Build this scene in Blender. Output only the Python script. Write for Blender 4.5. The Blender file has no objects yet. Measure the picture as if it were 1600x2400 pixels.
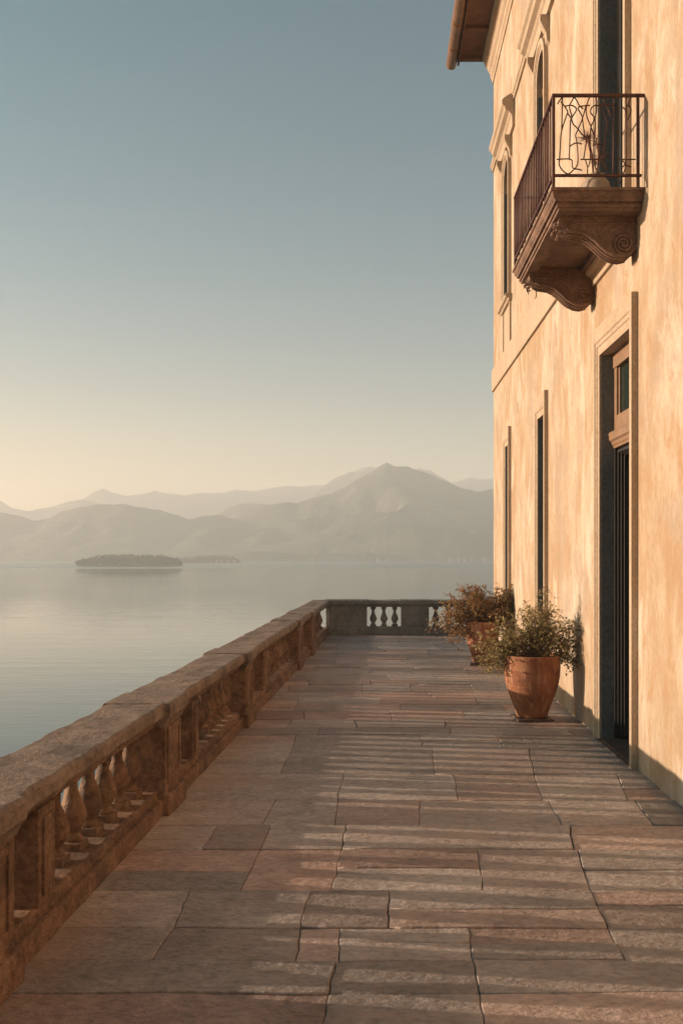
import bpy, bmesh, math, random
from mathutils import Vector, Matrix, noise
R = math.radians
random.seed(7)
S = bpy.context.scene
COL = S.collection

# ------------------------------------------------------------------ camera
CAMZ, F = 1.75, 2200.0            # eye height above the terrace, focal length in photo pixels
VPX, VPY = 892.0, 1298.0
cam = bpy.data.cameras.new('camera'); camo = bpy.data.objects.new('camera', cam); COL.objects.link(camo)
camo.location = (0, 0, CAMZ); camo.rotation_euler = (R(90), 0, 0)
cam.sensor_fit = 'VERTICAL'; cam.sensor_height = 36.0; cam.lens = 36.0 * F / 2400
cam.shift_x = (800 - VPX) / 2400; cam.shift_y = (VPY - 1200) / 2400
cam.clip_start = 0.05; cam.clip_end = 20000
S.camera = camo
S.render.resolution_x, S.render.resolution_y = 682, 1024

# ------------------------------------------------------------------ sky, sun, exposure
SUN_EL, SUN_AZ = 9.0, 8.0        # degrees: height of the sun; how far ahead of due left it stands
w = bpy.data.worlds.new('World'); S.world = w; w.use_nodes = True
nt = w.node_tree; bg = nt.nodes['Background']
sky = nt.nodes.new('ShaderNodeTexSky'); sky.sky_type = 'NISHITA'; sky.sun_disc = False
sky.sun_elevation = R(SUN_EL); sky.sun_rotation = R(-(90 - SUN_AZ))
sky.air_density = 1.0; sky.dust_density = 1.2; sky.ozone_density = 2.0
hs = nt.nodes.new('ShaderNodeHueSaturation'); hs.inputs['Hue'].default_value = 0.5; hs.inputs['Saturation'].default_value = 1.3; hs.inputs['Value'].default_value = 1.0
tn = nt.nodes.new('ShaderNodeMix'); tn.data_type = 'RGBA'; tn.blend_type = 'MULTIPLY'; tn.inputs[0].default_value = 1.0
gc = nt.nodes.new('ShaderNodeTexCoord'); gx = nt.nodes.new('ShaderNodeSeparateXYZ'); gr = nt.nodes.new('ShaderNodeValToRGB')
e = gr.color_ramp.elements      # colour grade of the evening sky by height: peach at the horizon, teal higher up
e[0].position = 0.0; e[0].color = (1.95, 1.10, 0.82, 1); e[1].position = 0.5; e[1].color = (0.0, 0.80, 0.66, 1)
k = e.new(0.16); k.color = (1.08, 0.88, 0.74, 1)
nt.links.new(gc.outputs['Generated'], gx.inputs[0]); nt.links.new(gx.outputs['Z'], gr.inputs[0]); nt.links.new(gr.outputs[0], tn.inputs[7])
nt.links.new(sky.outputs[0], hs.inputs['Color']); nt.links.new(hs.outputs[0], tn.inputs[6]); nt.links.new(tn.outputs[2], bg.inputs[0])
bg.inputs[1].default_value = 0.062
sd = bpy.data.lights.new('sun', 'SUN'); sd.energy = 5.0; sd.angle = R(0.5); sd.color = (1.0, 0.755, 0.54)
so = bpy.data.objects.new('sun', sd); COL.objects.link(so)
tosun = Vector((-math.cos(R(SUN_AZ)) * math.cos(R(SUN_EL)), math.sin(R(SUN_AZ)) * math.cos(R(SUN_EL)), math.sin(R(SUN_EL))))
so.rotation_euler = tosun.to_track_quat('Z', 'Y').to_euler()
so.location = tosun * 60
S.view_settings.view_transform = 'Standard'; S.view_settings.look = 'None'
S.view_settings.exposure = 1.36; S.view_settings.gamma = 1.0
S.cycles.use_denoising = True
S.cycles.max_bounces = 8; S.cycles.volume_bounces = 1; S.cycles.sample_clamp_indirect = 6

# ------------------------------------------------------------------ helpers
class MB:
    """collects geometry and links it as one mesh object"""
    def __init__(self): self.bm = bmesh.new()
    def face(self, pts, smooth=False):
        vs = [self.bm.verts.new(p) for p in pts]
        try:
            f = self.bm.faces.new(vs); f.smooth = smooth
        except ValueError: pass
    def box(self, x0, x1, y0, y1, z0, z1):
        v = [self.bm.verts.new(p) for p in ((x0,y0,z0),(x1,y0,z0),(x1,y1,z0),(x0,y1,z0),(x0,y0,z1),(x1,y0,z1),(x1,y1,z1),(x0,y1,z1))]
        for q in ((3,2,1,0),(4,5,6,7),(0,1,5,4),(1,2,6,5),(2,3,7,6),(3,0,4,7)):
            self.bm.faces.new([v[i] for i in q])
    def prism(self, prof, a0, a1, axis='x', smooth=False):
        """profile of (u,v) swept along an axis: x: (a,u,v)  y: (u,a,v)  z: (u,v,a)"""
        f = {'x': lambda a,u,v: (a,u,v), 'y': lambda a,u,v: (u,a,v), 'z': lambda a,u,v: (u,v,a)}[axis]
        A = [self.bm.verts.new(f(a0,u,v)) for u,v in prof]; B = [self.bm.verts.new(f(a1,u,v)) for u,v in prof]
        n = len(prof)
        for i in range(n):
            fc = self.bm.faces.new((A[i], A[(i+1)%n], B[(i+1)%n], B[i])); fc.smooth = smooth
        self.bm.faces.new(A[::-1]); self.bm.faces.new(B)
    def sweep(self, prof, stations, frame):
        """open profile strip swept over stations; frame(profile point, station) -> xyz"""
        rows = [[self.bm.verts.new(frame(p, s)) for p in prof] for s in stations]
        for a, b in zip(rows, rows[1:]):
            for i in range(len(prof) - 1):
                self.bm.faces.new((a[i], a[i+1], b[i+1], b[i]))
    def lathe(self, prof, c=(0,0,0), n=24, smooth=True):
        rows = []
        for r, z in prof:
            rows.append([self.bm.verts.new((c[0]+r*math.cos(2*math.pi*k/n), c[1]+r*math.sin(2*math.pi*k/n), c[2]+z)) for k in range(n)])
        for a, b in zip(rows, rows[1:]):
            for k in range(n):
                f = self.bm.faces.new((a[k], a[(k+1)%n], b[(k+1)%n], b[k])); f.smooth = smooth
        self.bm.faces.new(rows[0][::-1]); self.bm.faces.new(rows[-1])
    def tube(self, pts, r, n=6, r1=None):
        pts = [Vector(p) for p in pts]; rows = []
        up = Vector((0.13, 0.21, 0.97)).normalized()
        for i, p in enumerate(pts):
            t = (pts[min(i+1, len(pts)-1)] - pts[max(i-1, 0)])
            t = t.normalized() if t.length > 1e-9 else Vector((0,0,1))
            a = t.cross(up)
            if a.length < 0.05: a = t.cross(Vector((1,0,0)))
            a.normalize(); b = t.cross(a)
            rr = r if r1 is None else r + (r1 - r) * i / max(1, len(pts)-1)
            rows.append([self.bm.verts.new(p + (a*math.cos(2*math.pi*k/n) + b*math.sin(2*math.pi*k/n)) * rr) for k in range(n)])
        for A, B in zip(rows, rows[1:]):
            for k in range(n):
                f = self.bm.faces.new((A[k], A[(k+1)%n], B[(k+1)%n], B[k])); f.smooth = True
        self.bm.faces.new(rows[0][::-1]); self.bm.faces.new(rows[-1])
    def rough(self, amt, scale, cut=0.12):
        """weathering: cut long edges, then push vertices about with noise"""
        for _ in range(6):
            es = [e for e in self.bm.edges if e.calc_length() > cut * 1.6]
            if not es: break
            bmesh.ops.subdivide_edges(self.bm, edges=es, cuts=1, use_grid_fill=True)
        for v in self.bm.verts:
            v.co += noise.noise_vector(v.co * scale) * amt
    def build(self, name, mat, parent=None, bevel=0, recalc=True, merge=True, **props):
        if merge: bmesh.ops.remove_doubles(self.bm, verts=self.bm.verts, dist=1e-5)
        if recalc: bmesh.ops.recalc_face_normals(self.bm, faces=self.bm.faces)
        me = bpy.data.meshes.new(name); self.bm.to_mesh(me); self.bm.free()
        o = bpy.data.objects.new(name, me); COL.objects.link(o)
        me.materials.append(mat)
        if parent: o.parent = parent
        if bevel:
            m = o.modifiers.new('edge', 'BEVEL'); m.width = bevel; m.segments = 2; m.limit_method = 'ANGLE'; m.angle_limit = R(35)
        for k, v in props.items(): o[k] = v
        return o
def empty(name, loc=(0,0,0), rz=0, **props):
    o = bpy.data.objects.new(name, None); COL.objects.link(o); o.location = loc; o.rotation_euler = (0,0,rz)
    for k, v in props.items(): o[k] = v
    return o

# ------------------------------------------------------------------ materials
def mat(name):
    m = bpy.data.materials.new(name); m.use_nodes = True
    n = m.node_tree.nodes; return m, m.node_tree, n['Principled BSDF']
def N(t, typ, **kw):
    n = t.nodes.new(typ)
    for k, v in kw.items():
        if k in n.inputs: n.inputs[k].default_value = v
        else: setattr(n, k, v)
    return n
def coords(t, scale=(1,1,1)):
    tc = N(t, 'ShaderNodeTexCoord'); mp = N(t, 'ShaderNodeMapping'); mp.inputs['Scale'].default_value = scale
    t.links.new(tc.outputs['Object'], mp.inputs[0]); return mp.outputs[0]
def nz(t, vec, scale, detail=4, rough=0.6, dist=0.0):
    n = N(t, 'ShaderNodeTexNoise'); n.inputs['Scale'].default_value = scale; n.inputs['Detail'].default_value = detail
    n.inputs['Roughness'].default_value = rough; n.inputs['Distortion'].default_value = dist
    t.links.new(vec, n.inputs['Vector']); return n.outputs['Fac']
def ramp(t, fac, stops):
    n = N(t, 'ShaderNodeValToRGB'); e = n.color_ramp.elements
    while len(e) < len(stops): e.new(0.5)
    for k, (p, c) in zip(e, stops): k.position = p; k.color = (*c, 1)
    t.links.new(fac, n.inputs[0]); return n.outputs[0]
def mix(t, fac, a, b, mode='MIX'):
    n = N(t, 'ShaderNodeMix'); n.data_type = 'RGBA'; n.blend_type = mode
    for sock, v in ((n.inputs[0], fac), (n.inputs[6], a), (n.inputs[7], b)):
        if hasattr(v, 'links'): t.links.new(v, sock)
        else: sock.default_value = v if not isinstance(v, tuple) else (*v, 1)
    return n.outputs[2]
def math_(t, op, a, b=0.0, clamp=False):
    n = N(t, 'ShaderNodeMath'); n.operation = op; n.use_clamp = clamp
    for i, v in enumerate((a, b)):
        if hasattr(v, 'links'): t.links.new(v, n.inputs[i])
        else: n.inputs[i].default_value = v
    return n.outputs[0]
def bump(t, h, strength, dist, prev=None):
    n = N(t, 'ShaderNodeBump'); n.inputs['Strength'].default_value = strength; n.inputs['Distance'].default_value = dist
    t.links.new(h, n.inputs['Height'])
    if prev is not None: t.links.new(prev, n.inputs['Normal'])
    return n.outputs[0]
def stone(name, dark, mid, light, scale=3.0, rough=0.85, bumpd=0.012, stretch=(1,1,1), fine=60, island=0.0, stain=None):
    m, t, p = mat(name); v = coords(t, stretch)
    a = nz(t, v, scale, 6, 0.65, 0.4); b = nz(t, v, scale*6, 5, 0.7); c = nz(t, v, fine, 3, 0.6)
    col = ramp(t, a, [(0.3, dark), (0.5, mid), (0.72, light)])
    col = mix(t, 0.35, col, ramp(t, b, [(0.3, dark), (0.65, light)]))
    col = mix(t, 1.0, col, ramp(t, c, [(0.3, (0.72,0.72,0.72)), (0.5, (1,1,1)), (0.72, (1.18,1.18,1.18))]), 'MULTIPLY')
    if stain:
        s = nz(t, v, scale*0.45, 5, 0.7, 1.0)
        n = N(t, 'ShaderNodeMapRange'); n.inputs[1].default_value = 0.52; n.inputs[2].default_value = 0.68; n.inputs[4].default_value = 0.75
        t.links.new(s, n.inputs[0]); col = mix(t, n.outputs[0], col, stain)
    if island:
        g = N(t, 'ShaderNodeNewGeometry'); hv = N(t, 'ShaderNodeHueSaturation')
        mr = N(t, 'ShaderNodeMapRange'); mr.inputs[3].default_value = 1 - island; mr.inputs[4].default_value = 1 + island
        t.links.new(g.outputs['Random Per Island'], mr.inputs[0]); t.links.new(mr.outputs[0], hv.inputs['Value']); t.links.new(col, hv.inputs['Color'])
        col = hv.outputs[0]
        fr = math_(t, 'FRACT', math_(t, 'MULTIPLY', g.outputs['Random Per Island'], 7.13))
        ro = N(t, 'ShaderNodeMapRange'); ro.inputs[1].default_value = 0.55; ro.inputs[2].default_value = 0.95; ro.inputs[4].default_value = 0.55
        t.links.new(fr, ro.inputs[0]); col = mix(t, ro.outputs[0], col, mix(t, 1.0, col, (1.25, 0.88, 0.74), 'MULTIPLY'))
    t.links.new(col, p.inputs['Base Color']); p.inputs['Roughness'].default_value = rough
    n1 = bump(t, b, 0.7, bumpd); n2 = bump(t, c, 0.6, bumpd*0.3, n1)
    t.links.new(n2, p.inputs['Normal']); return m
def plain(name, col, rough=0.6, metal=0.0, var=0.25, scale=8, bumpd=0.002):
    m, t, p = mat(name); v = coords(t)
    a = nz(t, v, scale, 5, 0.65)
    c = ramp(t, a, [(0.3, tuple(x*(1-var) for x in col)), (0.7, tuple(min(1, x*(1+var)) for x in col))])
    t.links.new(c, p.inputs['Base Color']); p.inputs['Roughness'].default_value = rough; p.inputs['Metallic'].default_value = metal
    t.links.new(bump(t, nz(t, v, scale*8, 4), 0.5, bumpd), p.inputs['Normal']); return m
def plaster():
    m, t, p = mat('plaster')
    v1 = coords(t, (0.9, 0.9, 0.5)); v2 = coords(t, (2.4, 2.4, 1.0)); v3 = coords(t)
    a = nz(t, v1, 1.5, 6, 0.6, 0.5); b = nz(t, v2, 1.6, 6, 0.65, 0.3); c = nz(t, v3, 1.1, 6, 0.62, 0.6)
    col = ramp(t, a, [(0.40, (0.41,0.28,0.17)), (0.48, (0.45,0.34,0.235)), (0.57, (0.56,0.465,0.36))])
    col = mix(t, 0.4, col, ramp(t, b, [(0.40, (0.39,0.245,0.135)), (0.5, (0.45,0.335,0.225)), (0.6, (0.57,0.475,0.37))]))
    k = N(t, 'ShaderNodeMapRange'); k.inputs[1].default_value = 0.50; k.inputs[2].default_value = 0.62; k.inputs[4].default_value = 0.55
    t.links.new(c, k.inputs[0]); col = mix(t, k.outputs[0], col, (0.38,0.305,0.25))
    d = nz(t, coords(t, (2.6,2.6,0.9)), 1.9, 10, 0.78, 1.3); k2 = N(t, 'ShaderNodeMapRange'); k2.inputs[1].default_value = 0.53; k2.inputs[2].default_value = 0.63; k2.inputs[4].default_value = 0.85
    t.links.new(d, k2.inputs[0]); col = mix(t, k2.outputs[0], col, (0.42,0.245,0.125))
    e = nz(t, coords(t, (1.3,1.3,0.55)), 1.2, 9, 0.72, 0.7); k3 = N(t, 'ShaderNodeMapRange'); k3.inputs[1].default_value = 0.54; k3.inputs[2].default_value = 0.62; k3.inputs[4].default_value = 0.75
    t.links.new(e, k3.inputs[0]); col = mix(t, k3.outputs[0], col, (0.62,0.545,0.45))
    sp = nz(t, coords(t, (1,1,0.4)), 38, 5, 0.75); col = mix(t, 1.0, col, ramp(t, sp, [(0.3, (0.72,0.69,0.66)), (0.5, (0.86,0.87,0.88)), (0.7, (0.97,0.98,0.99))]), 'MULTIPLY')
    t.links.new(col, p.inputs['Base Color']); p.inputs['Roughness'].default_value = 0.9
    f = nz(t, coords(t, (1,1,0.45)), 55, 5, 0.75); g = nz(t, coords(t, (1,1,0.3)), 9, 5, 0.6)
    t.links.new(bump(t, f, 0.8, 0.006, bump(t, g, 0.6, 0.015)), p.inputs['Normal']); return m
M = {}
M['plaster'] = plaster()
M['trim'] = stone('trim_stone', (0.34,0.255,0.175), (0.41,0.315,0.225), (0.48,0.38,0.285), 1.4, 0.85, 0.004, (1,1,0.4), 80)
M['balustrade'] = stone('weathered_stone', (0.045,0.024,0.015), (0.19,0.10,0.058), (0.39,0.235,0.15), 3.6, 0.8, 0.05, (1,1,1), 32, stain=(0.05,0.038,0.03))
M['coping'] = stone('bleached_coping_stone', (0.08,0.052,0.038), (0.22,0.152,0.112), (0.36,0.27,0.21), 3.2, 0.75, 0.04, (1,1,1), 34, stain=(0.08,0.062,0.05))
M['endstone'] = stone('grey_stone', (0.08,0.083,0.078), (0.19,0.19,0.175), (0.31,0.30,0.275), 2.5, 0.9, 0.02, (1,1,1), 45)
M['floor'] = stone('paving_stone', (0.155,0.127,0.113), (0.30,0.25,0.225), (0.43,0.37,0.335), 1.3, 0.68, 0.04, (0.8,1.25,1), 26, 0.28, stain=(0.34,0.235,0.185))
M['grout'] = stone('joint_dirt', (0.02,0.017,0.014), (0.035,0.028,0.022), (0.05,0.04,0.03), 5)
M['bracket'] = stone('carved_stone', (0.065,0.036,0.026), (0.16,0.09,0.06), (0.30,0.185,0.128), 5, 0.8, 0.02, (1,1,1), 50)
M['iron'] = plain('rusty_iron', (0.085,0.03,0.022), 0.6, 0.2, 0.4, 20)
M['wood'] = plain('brown_wood', (0.13,0.055,0.03), 0.7, 0, 0.4, 6, 0.004)
M['frame'] = plain('door_wood', (0.23,0.14,0.085), 0.5, 0, 0.2, 10)
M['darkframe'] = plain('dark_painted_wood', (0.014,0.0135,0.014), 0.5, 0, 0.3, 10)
M['copper'] = plain('copper_gutter', (0.30,0.15,0.075), 0.45, 0.6, 0.3, 5)
M['tile'] = plain('roof_tile', (0.30,0.13,0.07), 0.85, 0, 0.35, 4, 0.01)
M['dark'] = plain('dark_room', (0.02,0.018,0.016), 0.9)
M['glass'] = plain('dark_glass', (0.015,0.025,0.022), 0.08, 0, 0.1)
M['reveal_grey'] = stone('dark_grey_reveal', (0.085,0.096,0.10), (0.135,0.148,0.153), (0.19,0.20,0.20), 5, 0.85, 0.006, (1,1,.6), 60)
M['slate'] = plain('slate_tile', (0.09,0.05,0.04), 0.7, 0, 0.3, 9, 0.004)
def terracotta():
    m, t, p = mat('terracotta'); v = coords(t); vs = coords(t, (3,3,0.5))
    a = nz(t, v, 5, 6, 0.65, 0.5); b = nz(t, vs, 6, 5, 0.7)
    col = ramp(t, a, [(0.3,(0.14,0.047,0.024)),(0.5,(0.28,0.105,0.048)),(0.75,(0.37,0.17,0.085))])
    k = N(t, 'ShaderNodeMapRange'); k.inputs[1].default_value = 0.53; k.inputs[2].default_value = 0.7; k.inputs[4].default_value = 0.6
    t.links.new(b, k.inputs[0]); col = mix(t, k.outputs[0], col, (0.55,0.36,0.24))
    t.links.new(col, p.inputs['Base Color']); p.inputs['Roughness'].default_value = 0.85
    t.links.new(bump(t, nz(t, v, 40, 5), 0.5, 0.006), p.inputs['Normal']); return m
M['terracotta'] = terracotta()
M['greypot'] = plain('grey_pot', (0.30,0.24,0.19), 0.8)
M['soil'] = plain('soil', (0.05,0.03,0.02), 0.95)
M['bark'] = plain('twig_bark', (0.15,0.095,0.06), 0.85)
def leaf(name, cols):
    m, t, p = mat(name); g = N(t, 'ShaderNodeNewGeometry')
    n = len(cols); c = ramp(t, g.outputs['Random Per Island'], [(i/(n-1), k) for i, k in enumerate(cols)])
    t.links.new(c, p.inputs['Base Color']); p.inputs['Roughness'].default_value = 0.55
    tr = N(t, 'ShaderNodeBsdfTranslucent'); t.links.new(c, tr.inputs[0])
    ms = N(t, 'ShaderNodeMixShader'); ms.inputs[0].default_value = 0.42
    t.links.new(p.outputs[0], ms.inputs[1]); t.links.new(tr.outputs[0], ms.inputs[2])
    t.links.new(ms.outputs[0], t.nodes['Material Output'].inputs[0]); return m
M['leaf_green'] = leaf('olive_leaves', [(0.15,0.13,0.045),(0.34,0.29,0.11),(0.50,0.37,0.18),(0.23,0.21,0.075)])
M['leaf_russet'] = leaf('russet_leaves', [(0.28,0.125,0.055),(0.40,0.22,0.10),(0.26,0.20,0.08),(0.48,0.32,0.17)])
M['dry'] = plain('dry_flower', (0.15,0.055,0.035), 0.8)
M['wood_far'] = leaf('far_foliage', [(0.03,0.04,0.018),(0.05,0.06,0.025),(0.04,0.045,0.02)])
def hillmat():
    m, t, p = mat('forested_slope'); v = coords(t)
    a = nz(t, v, 0.012, 8, 0.65, 0.6); b = nz(t, v, 0.07, 6, 0.7)
    col = ramp(t, a, [(0.35,(0.025,0.035,0.022)),(0.55,(0.06,0.065,0.04)),(0.68,(0.20,0.17,0.13))])
    col = mix(t, 0.35, col, ramp(t, b, [(0.35,(0.02,0.03,0.018)),(0.7,(0.12,0.11,0.08))]))
    t.links.new(col, p.inputs['Base Color']); p.inputs['Roughness'].default_value = 0.95
    t.links.new(bump(t, nz(t, v, 0.05, 8, 0.7), 0.8, 8.0), p.inputs['Normal']); return m
M['hill'] = hillmat()
def watermat():
    m, t, p = mat('lake_water')
    tc = N(t, 'ShaderNodeTexCoord')
    p.inputs['Base Color'].default_value = (0.085,0.135,0.135,1); p.inputs['IOR'].default_value = 1.33
    sx = N(t, 'ShaderNodeSeparateXYZ'); t.links.new(tc.outputs['Object'], sx.inputs[0])
    v = coords(t, (0.35,1,1)); big = nz(t, coords(t, (0.2,1,1)), 0.012, 4, 0.6)
    # a wind-ruffled belt towards the far shore
    yy = math_(t, 'ADD', sx.outputs['Y'], math_(t, 'MULTIPLY', math_(t, 'SUBTRACT', nz(t, coords(t, (1,0.2,1)), 0.004, 3), 0.5), 160))
    belt = N(t, 'ShaderNodeMapRange'); belt.inputs[1].default_value = 610; belt.inputs[2].default_value = 660
    t.links.new(yy, belt.inputs[0])
    r = N(t, 'ShaderNodeMapRange'); r.inputs[3].default_value = 0.03; r.inputs[4].default_value = 0.30
    t.links.new(belt.outputs[0], r.inputs[0]); t.links.new(r.outputs[0], p.inputs['Roughness'])
    h = math_(t, 'ADD', nz(t, v, 1.1, 3, 0.55, 0.3), math_(t, 'MULTIPLY', nz(t, v, 0.28, 2, 0.5), 2.2))
    amp = math_(t, 'MULTIPLY', h, ramp(t, big, [(0.35,(0.35,)*3),(0.65,(1.0,)*3)]))
    t.links.new(bump(t, amp, 0.16, 0.12), p.inputs['Normal'])
    return m
M['water'] = watermat()
M['white'] = plain('white_render', (0.45,0.42,0.38), 0.8)

# ------------------------------------------------------------------ lake, far hills, island, haze
LAKE = -8.0
def px2w(px, py, Y):           # photo pixel at distance Y -> X, Z
    return (px - VPX) * Y / F, CAMZ + (VPY - py) * Y / F
b = MB(); b.face([(-1090,-80,LAKE),(1090,-80,LAKE),(1090,2790,LAKE),(-1090,2790,LAKE)])
b.build('lake', M['water'], kind='structure', label='calm pale lake stretching from the terrace to the far hills')

def ridge(name, pts, Y0, front, back, label, seed, rug=0.14, xpad=500):
    P = [(x*0.7398, 1050+y*0.7398) for x, y in pts]
    W = [px2w(x, y, Y0) for x, y in P]
    W = [(W[0][0]-xpad, LAKE-3)] + W + [(W[-1][0]+xpad, LAKE-3)]
    def crest(x):
        for (xa, za), (xb, zb) in zip(W, W[1:]):
            if xa <= x <= xb:
                f = (x-xa)/(xb-xa); f = f*0.75 + 0.25*(f*f*(3-2*f)); return za + (zb-za)*f
        return LAKE-3
    x0, x1 = max(W[0][0], -1080), min(W[-1][0], 1080); nx = 260; ny = 60
    b = MB(); rows = []
    for j in range(ny+1):
        t = -1 + 2*j/ny; row = []
        for i in range(nx+1):
            x = x0 + (x1-x0)*i/nx
            sh = (noise.noise(Vector((x*0.004+seed, 3.1, seed)))*0.35)
            y = Y0 + (t*front if t < 0 else t*back)
            q = Vector((x*0.006, y*0.004, seed*3.7))
            h = crest(x + 60*sh*abs(t)) - LAKE
            fall = (1-abs(t))**(1.15 if t < 0 else 1.4)
            rd = 1 - abs(noise.fractal(q*1.3, 1.0, 2.0, 5))*2
            z = LAKE - 1.5 + (h+1.5)*fall*(1 + rug*(rd-1.0)*min(1, abs(t)*4)*1.8) + noise.fractal(q*7, 0.9, 2.1, 4)*h*0.012
            row.append(b.bm.verts.new((x, y, z)))
        rows.append(row)
    for a, c in zip(rows, rows[1:]):
        for i in range(nx):
            f = b.bm.faces.new((a[i], a[i+1], c[i+1], c[i])); f.smooth = True
    return b.build(name, M['hill'], merge=False, recalc=False, kind='structure', label=label)
ridge('mountain', [(600,300),(660,265),(730,225),(760,218),(810,195),(860,180),(910,170),(940,175),(990,158),(1050,145),(1090,125),(1130,100),(1170,80),(1200,58),(1225,45),(1255,60),(1285,58),(1330,72),(1370,88),(1420,110),(1470,130),(1520,138),(1570,128),(1700,160),(1850,190)], 1500, 290, 380, 'large hazy mountain massif with a pointed summit across the lake', 1.0, 0.2)
ridge('foothill', [(960,300),(1020,262),(1080,232),(1130,212),(1180,203),(1230,206),(1280,200),(1340,222),(1380,240),(1400,222),(1430,205),(1470,197),(1500,212),(1560,226),(1650,250)], 1370, 150, 150, 'wooded foothills in front of the pointed mountain', 4.0, 0.2)
ridge('near_hill', [(1150,330),(1185,308),(1230,285),(1270,258),(1310,245),(1360,250),(1420,247),(1470,262),(1530,285),(1600,300),(1700,320)], 1275, 75, 110, 'dark rounded wooded hill on the far shore at right', 8.0, 0.12, 60)
ridge('rounded_hill', [(-260,230),(-160,195),(-60,190),(0,203),(60,213),(110,230),(150,224),(200,200),(260,185),(310,178),(360,180),(395,176),(430,186),(500,195),(560,212),(600,227),(640,215),(690,212),(730,222),(790,245),(860,290)], 1450, 250, 300, 'long low rounded hill across the lake at left', 12.0, 0.1)
ridge('middle_hill', [(640,240),(690,212),(720,190),(770,176),(830,176),(870,182),(940,200),(1000,230)], 1800, 200, 250, 'smooth pale hill between the rounded hill and the mountain', 16.0, 0.1)
ridge('back_peak', [(900,215),(940,180),(985,155),(1020,125),(1060,95),(1110,75),(1165,57),(1230,75),(1330,63),(1365,72),(1400,95),(1460,128),(1540,160)], 2060, 120, 300, 'paler peak showing behind the shoulder of the pointed mountain', 20.0, 0.1)
ridge('far_left_ridge', [(-120,150),(-60,145),(0,165),(40,190),(90,200),(160,188),(220,170),(260,162),(300,170),(360,190),(420,215)], 2080, 230, 250, 'faint ridge behind the rounded hill at far left', 24.0, 0.1)
ridge('far_ridge', [(200,190),(265,160),(300,140),(325,128),(355,140),(400,152),(440,148),(490,135),(530,145),(570,148),(620,170),(660,190),(690,198),(760,220)], 2380, 160, 250, 'very faint twin peaked ridge behind the rounded hill', 28.0, 0.1)
ridge('distant_ridge', [(500,180),(590,148),(640,142),(700,143),(750,132),(800,137),(850,128),(900,120),(960,122),(1000,118),(1200,110),(1380,120),(1440,108),(1490,94),(1520,100),(1560,94),(1700,110)], 2420, 160, 250, 'barely visible ridge farthest away behind all the others', 32.0, 0.1)
ridge('far_shore', [(540,352),(600,342),(680,338),(740,334),(800,327),(870,327),(950,338),(1060,333),(1120,334),(1160,331),(1220,338),(1400,346),(1600,348),(1750,350)], 1200, 25, 120, 'low wooded strip of far shore below the mountain', 40.0, 0.3, 120)

def islet(name, xa, xb, Y, depth, hmax, n, label, treelabel, seed):
    rng = random.Random(seed)
    X0, X1 = (xa-VPX)*Y/F, (xb-VPX)*Y/F
    b = MB(); nx, ny = 60, 12; rows = []
    for j in range(ny+1):
        t = -1+2*j/ny
        rows.append([b.bm.verts.new((X0+(X1-X0)*i/nx, Y+t*depth, LAKE-0.5+1.7*max(0, 1-t*t)*max(0, 1-abs(2*i/nx-1)**6) + 0.3*noise.noise(Vector((i*0.4, j*0.6, seed))))) for i in range(nx+1)])
    for a, c in zip(rows, rows[1:]):
        for i in range(nx): b.bm.faces.new((a[i], a[i+1], c[i+1], c[i]))
    b.build(name, M['hill'], kind='structure', label=label)
    b = MB()
    for k in range(n):
        u = rng.uniform(0.03, 0.97); x = X0+(X1-X0)*u; y = Y + rng.uniform(-0.8, 0.7)*depth
        h = hmax*(0.5+0.5*rng.random())*(min(1, 0.45+2.2*min(u, 1-u)))
        r = h*rng.uniform(0.30, 0.55); z0 = LAKE+0.4
        b.tube([(x,y,z0),(x,y,z0+h*0.7)], 0.25, 4)
        for _ in range(150):
            d = Vector((rng.gauss(0,1), rng.gauss(0,1), rng.gauss(0,1))).normalized()*(0.6+0.4*rng.random())
            c = Vector((x+d.x*r, y+d.y*r, z0+h*0.56+d.z*h*0.45))
            a1 = Vector((rng.gauss(0,1), rng.gauss(0,1), rng.gauss(0,1))).normalized(); a2 = a1.orthogonal().normalized(); s = rng.uniform(0.35, 0.8)
            b.face([c-a1*s, c-a2*s*0.7, c+a1*s, c+a2*s*0.7])
    b.build('woodland', M['wood_far'], merge=False, recalc=False, kind='stuff', label=treelabel)
islet('island', 183, 436, 740, 16, 9.6, 150, 'low dark island in the lake below the rounded hill', 'dense dark trees covering the nearer island in the lake', 3)
islet('spit_of_land', 420, 566, 1000, 10, 8.5, 70, 'thin spit of land to the right of the island', 'paler thinner trees on the spit beyond the island', 5)
hg1 = 'tiny white houses on the far shore'; k = 0
for px, py, Y in ((1052,1300,1180),(1060,1301,1180),(1072,1300,1182),(1084,1301,1181),(1100,1300,1180),(1130,1303,1180),(905,1302,1172),(884,1303,1172),(735,1300,1172)):
    X, Z = px2w(px, 1306, Y); b = MB(); wd = random.uniform(1.6, 2.6)
    h = empty('lakeside_house', (X, Y-22, LAKE), 0, label='tiny white house on the far lake shore under the mountain', category='house', group=hg1)
    b.box(-wd,wd,-2,2,0,4.2); b.build('wall', M['white'], h)
    b = MB(); b.prism([(-2.3,4.2),(2.3,4.2),(0,5.6)], -wd-0.3, wd+0.3, 'x'); b.build('roof', M['tile'], h)
for px in (508,520,534,549):
    X, Z = px2w(px, 1320, 988); b = MB(); wd = random.uniform(0.8,1.5)
    h = empty('lakeside_house', (X, 988, LAKE+0.2), 0, label='tiny white house at the tip of the spit beyond the island', category='house', group='tiny white houses on the spit')
    b.box(-wd,wd,-1,1,0,2.6); b.build('wall', M['white'], h)
    b = MB(); b.prism([(-1.2,2.6),(1.2,2.6),(0,3.4)], -wd-0.2, wd+0.2, 'x'); b.build('roof', M['tile'], h)

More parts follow.
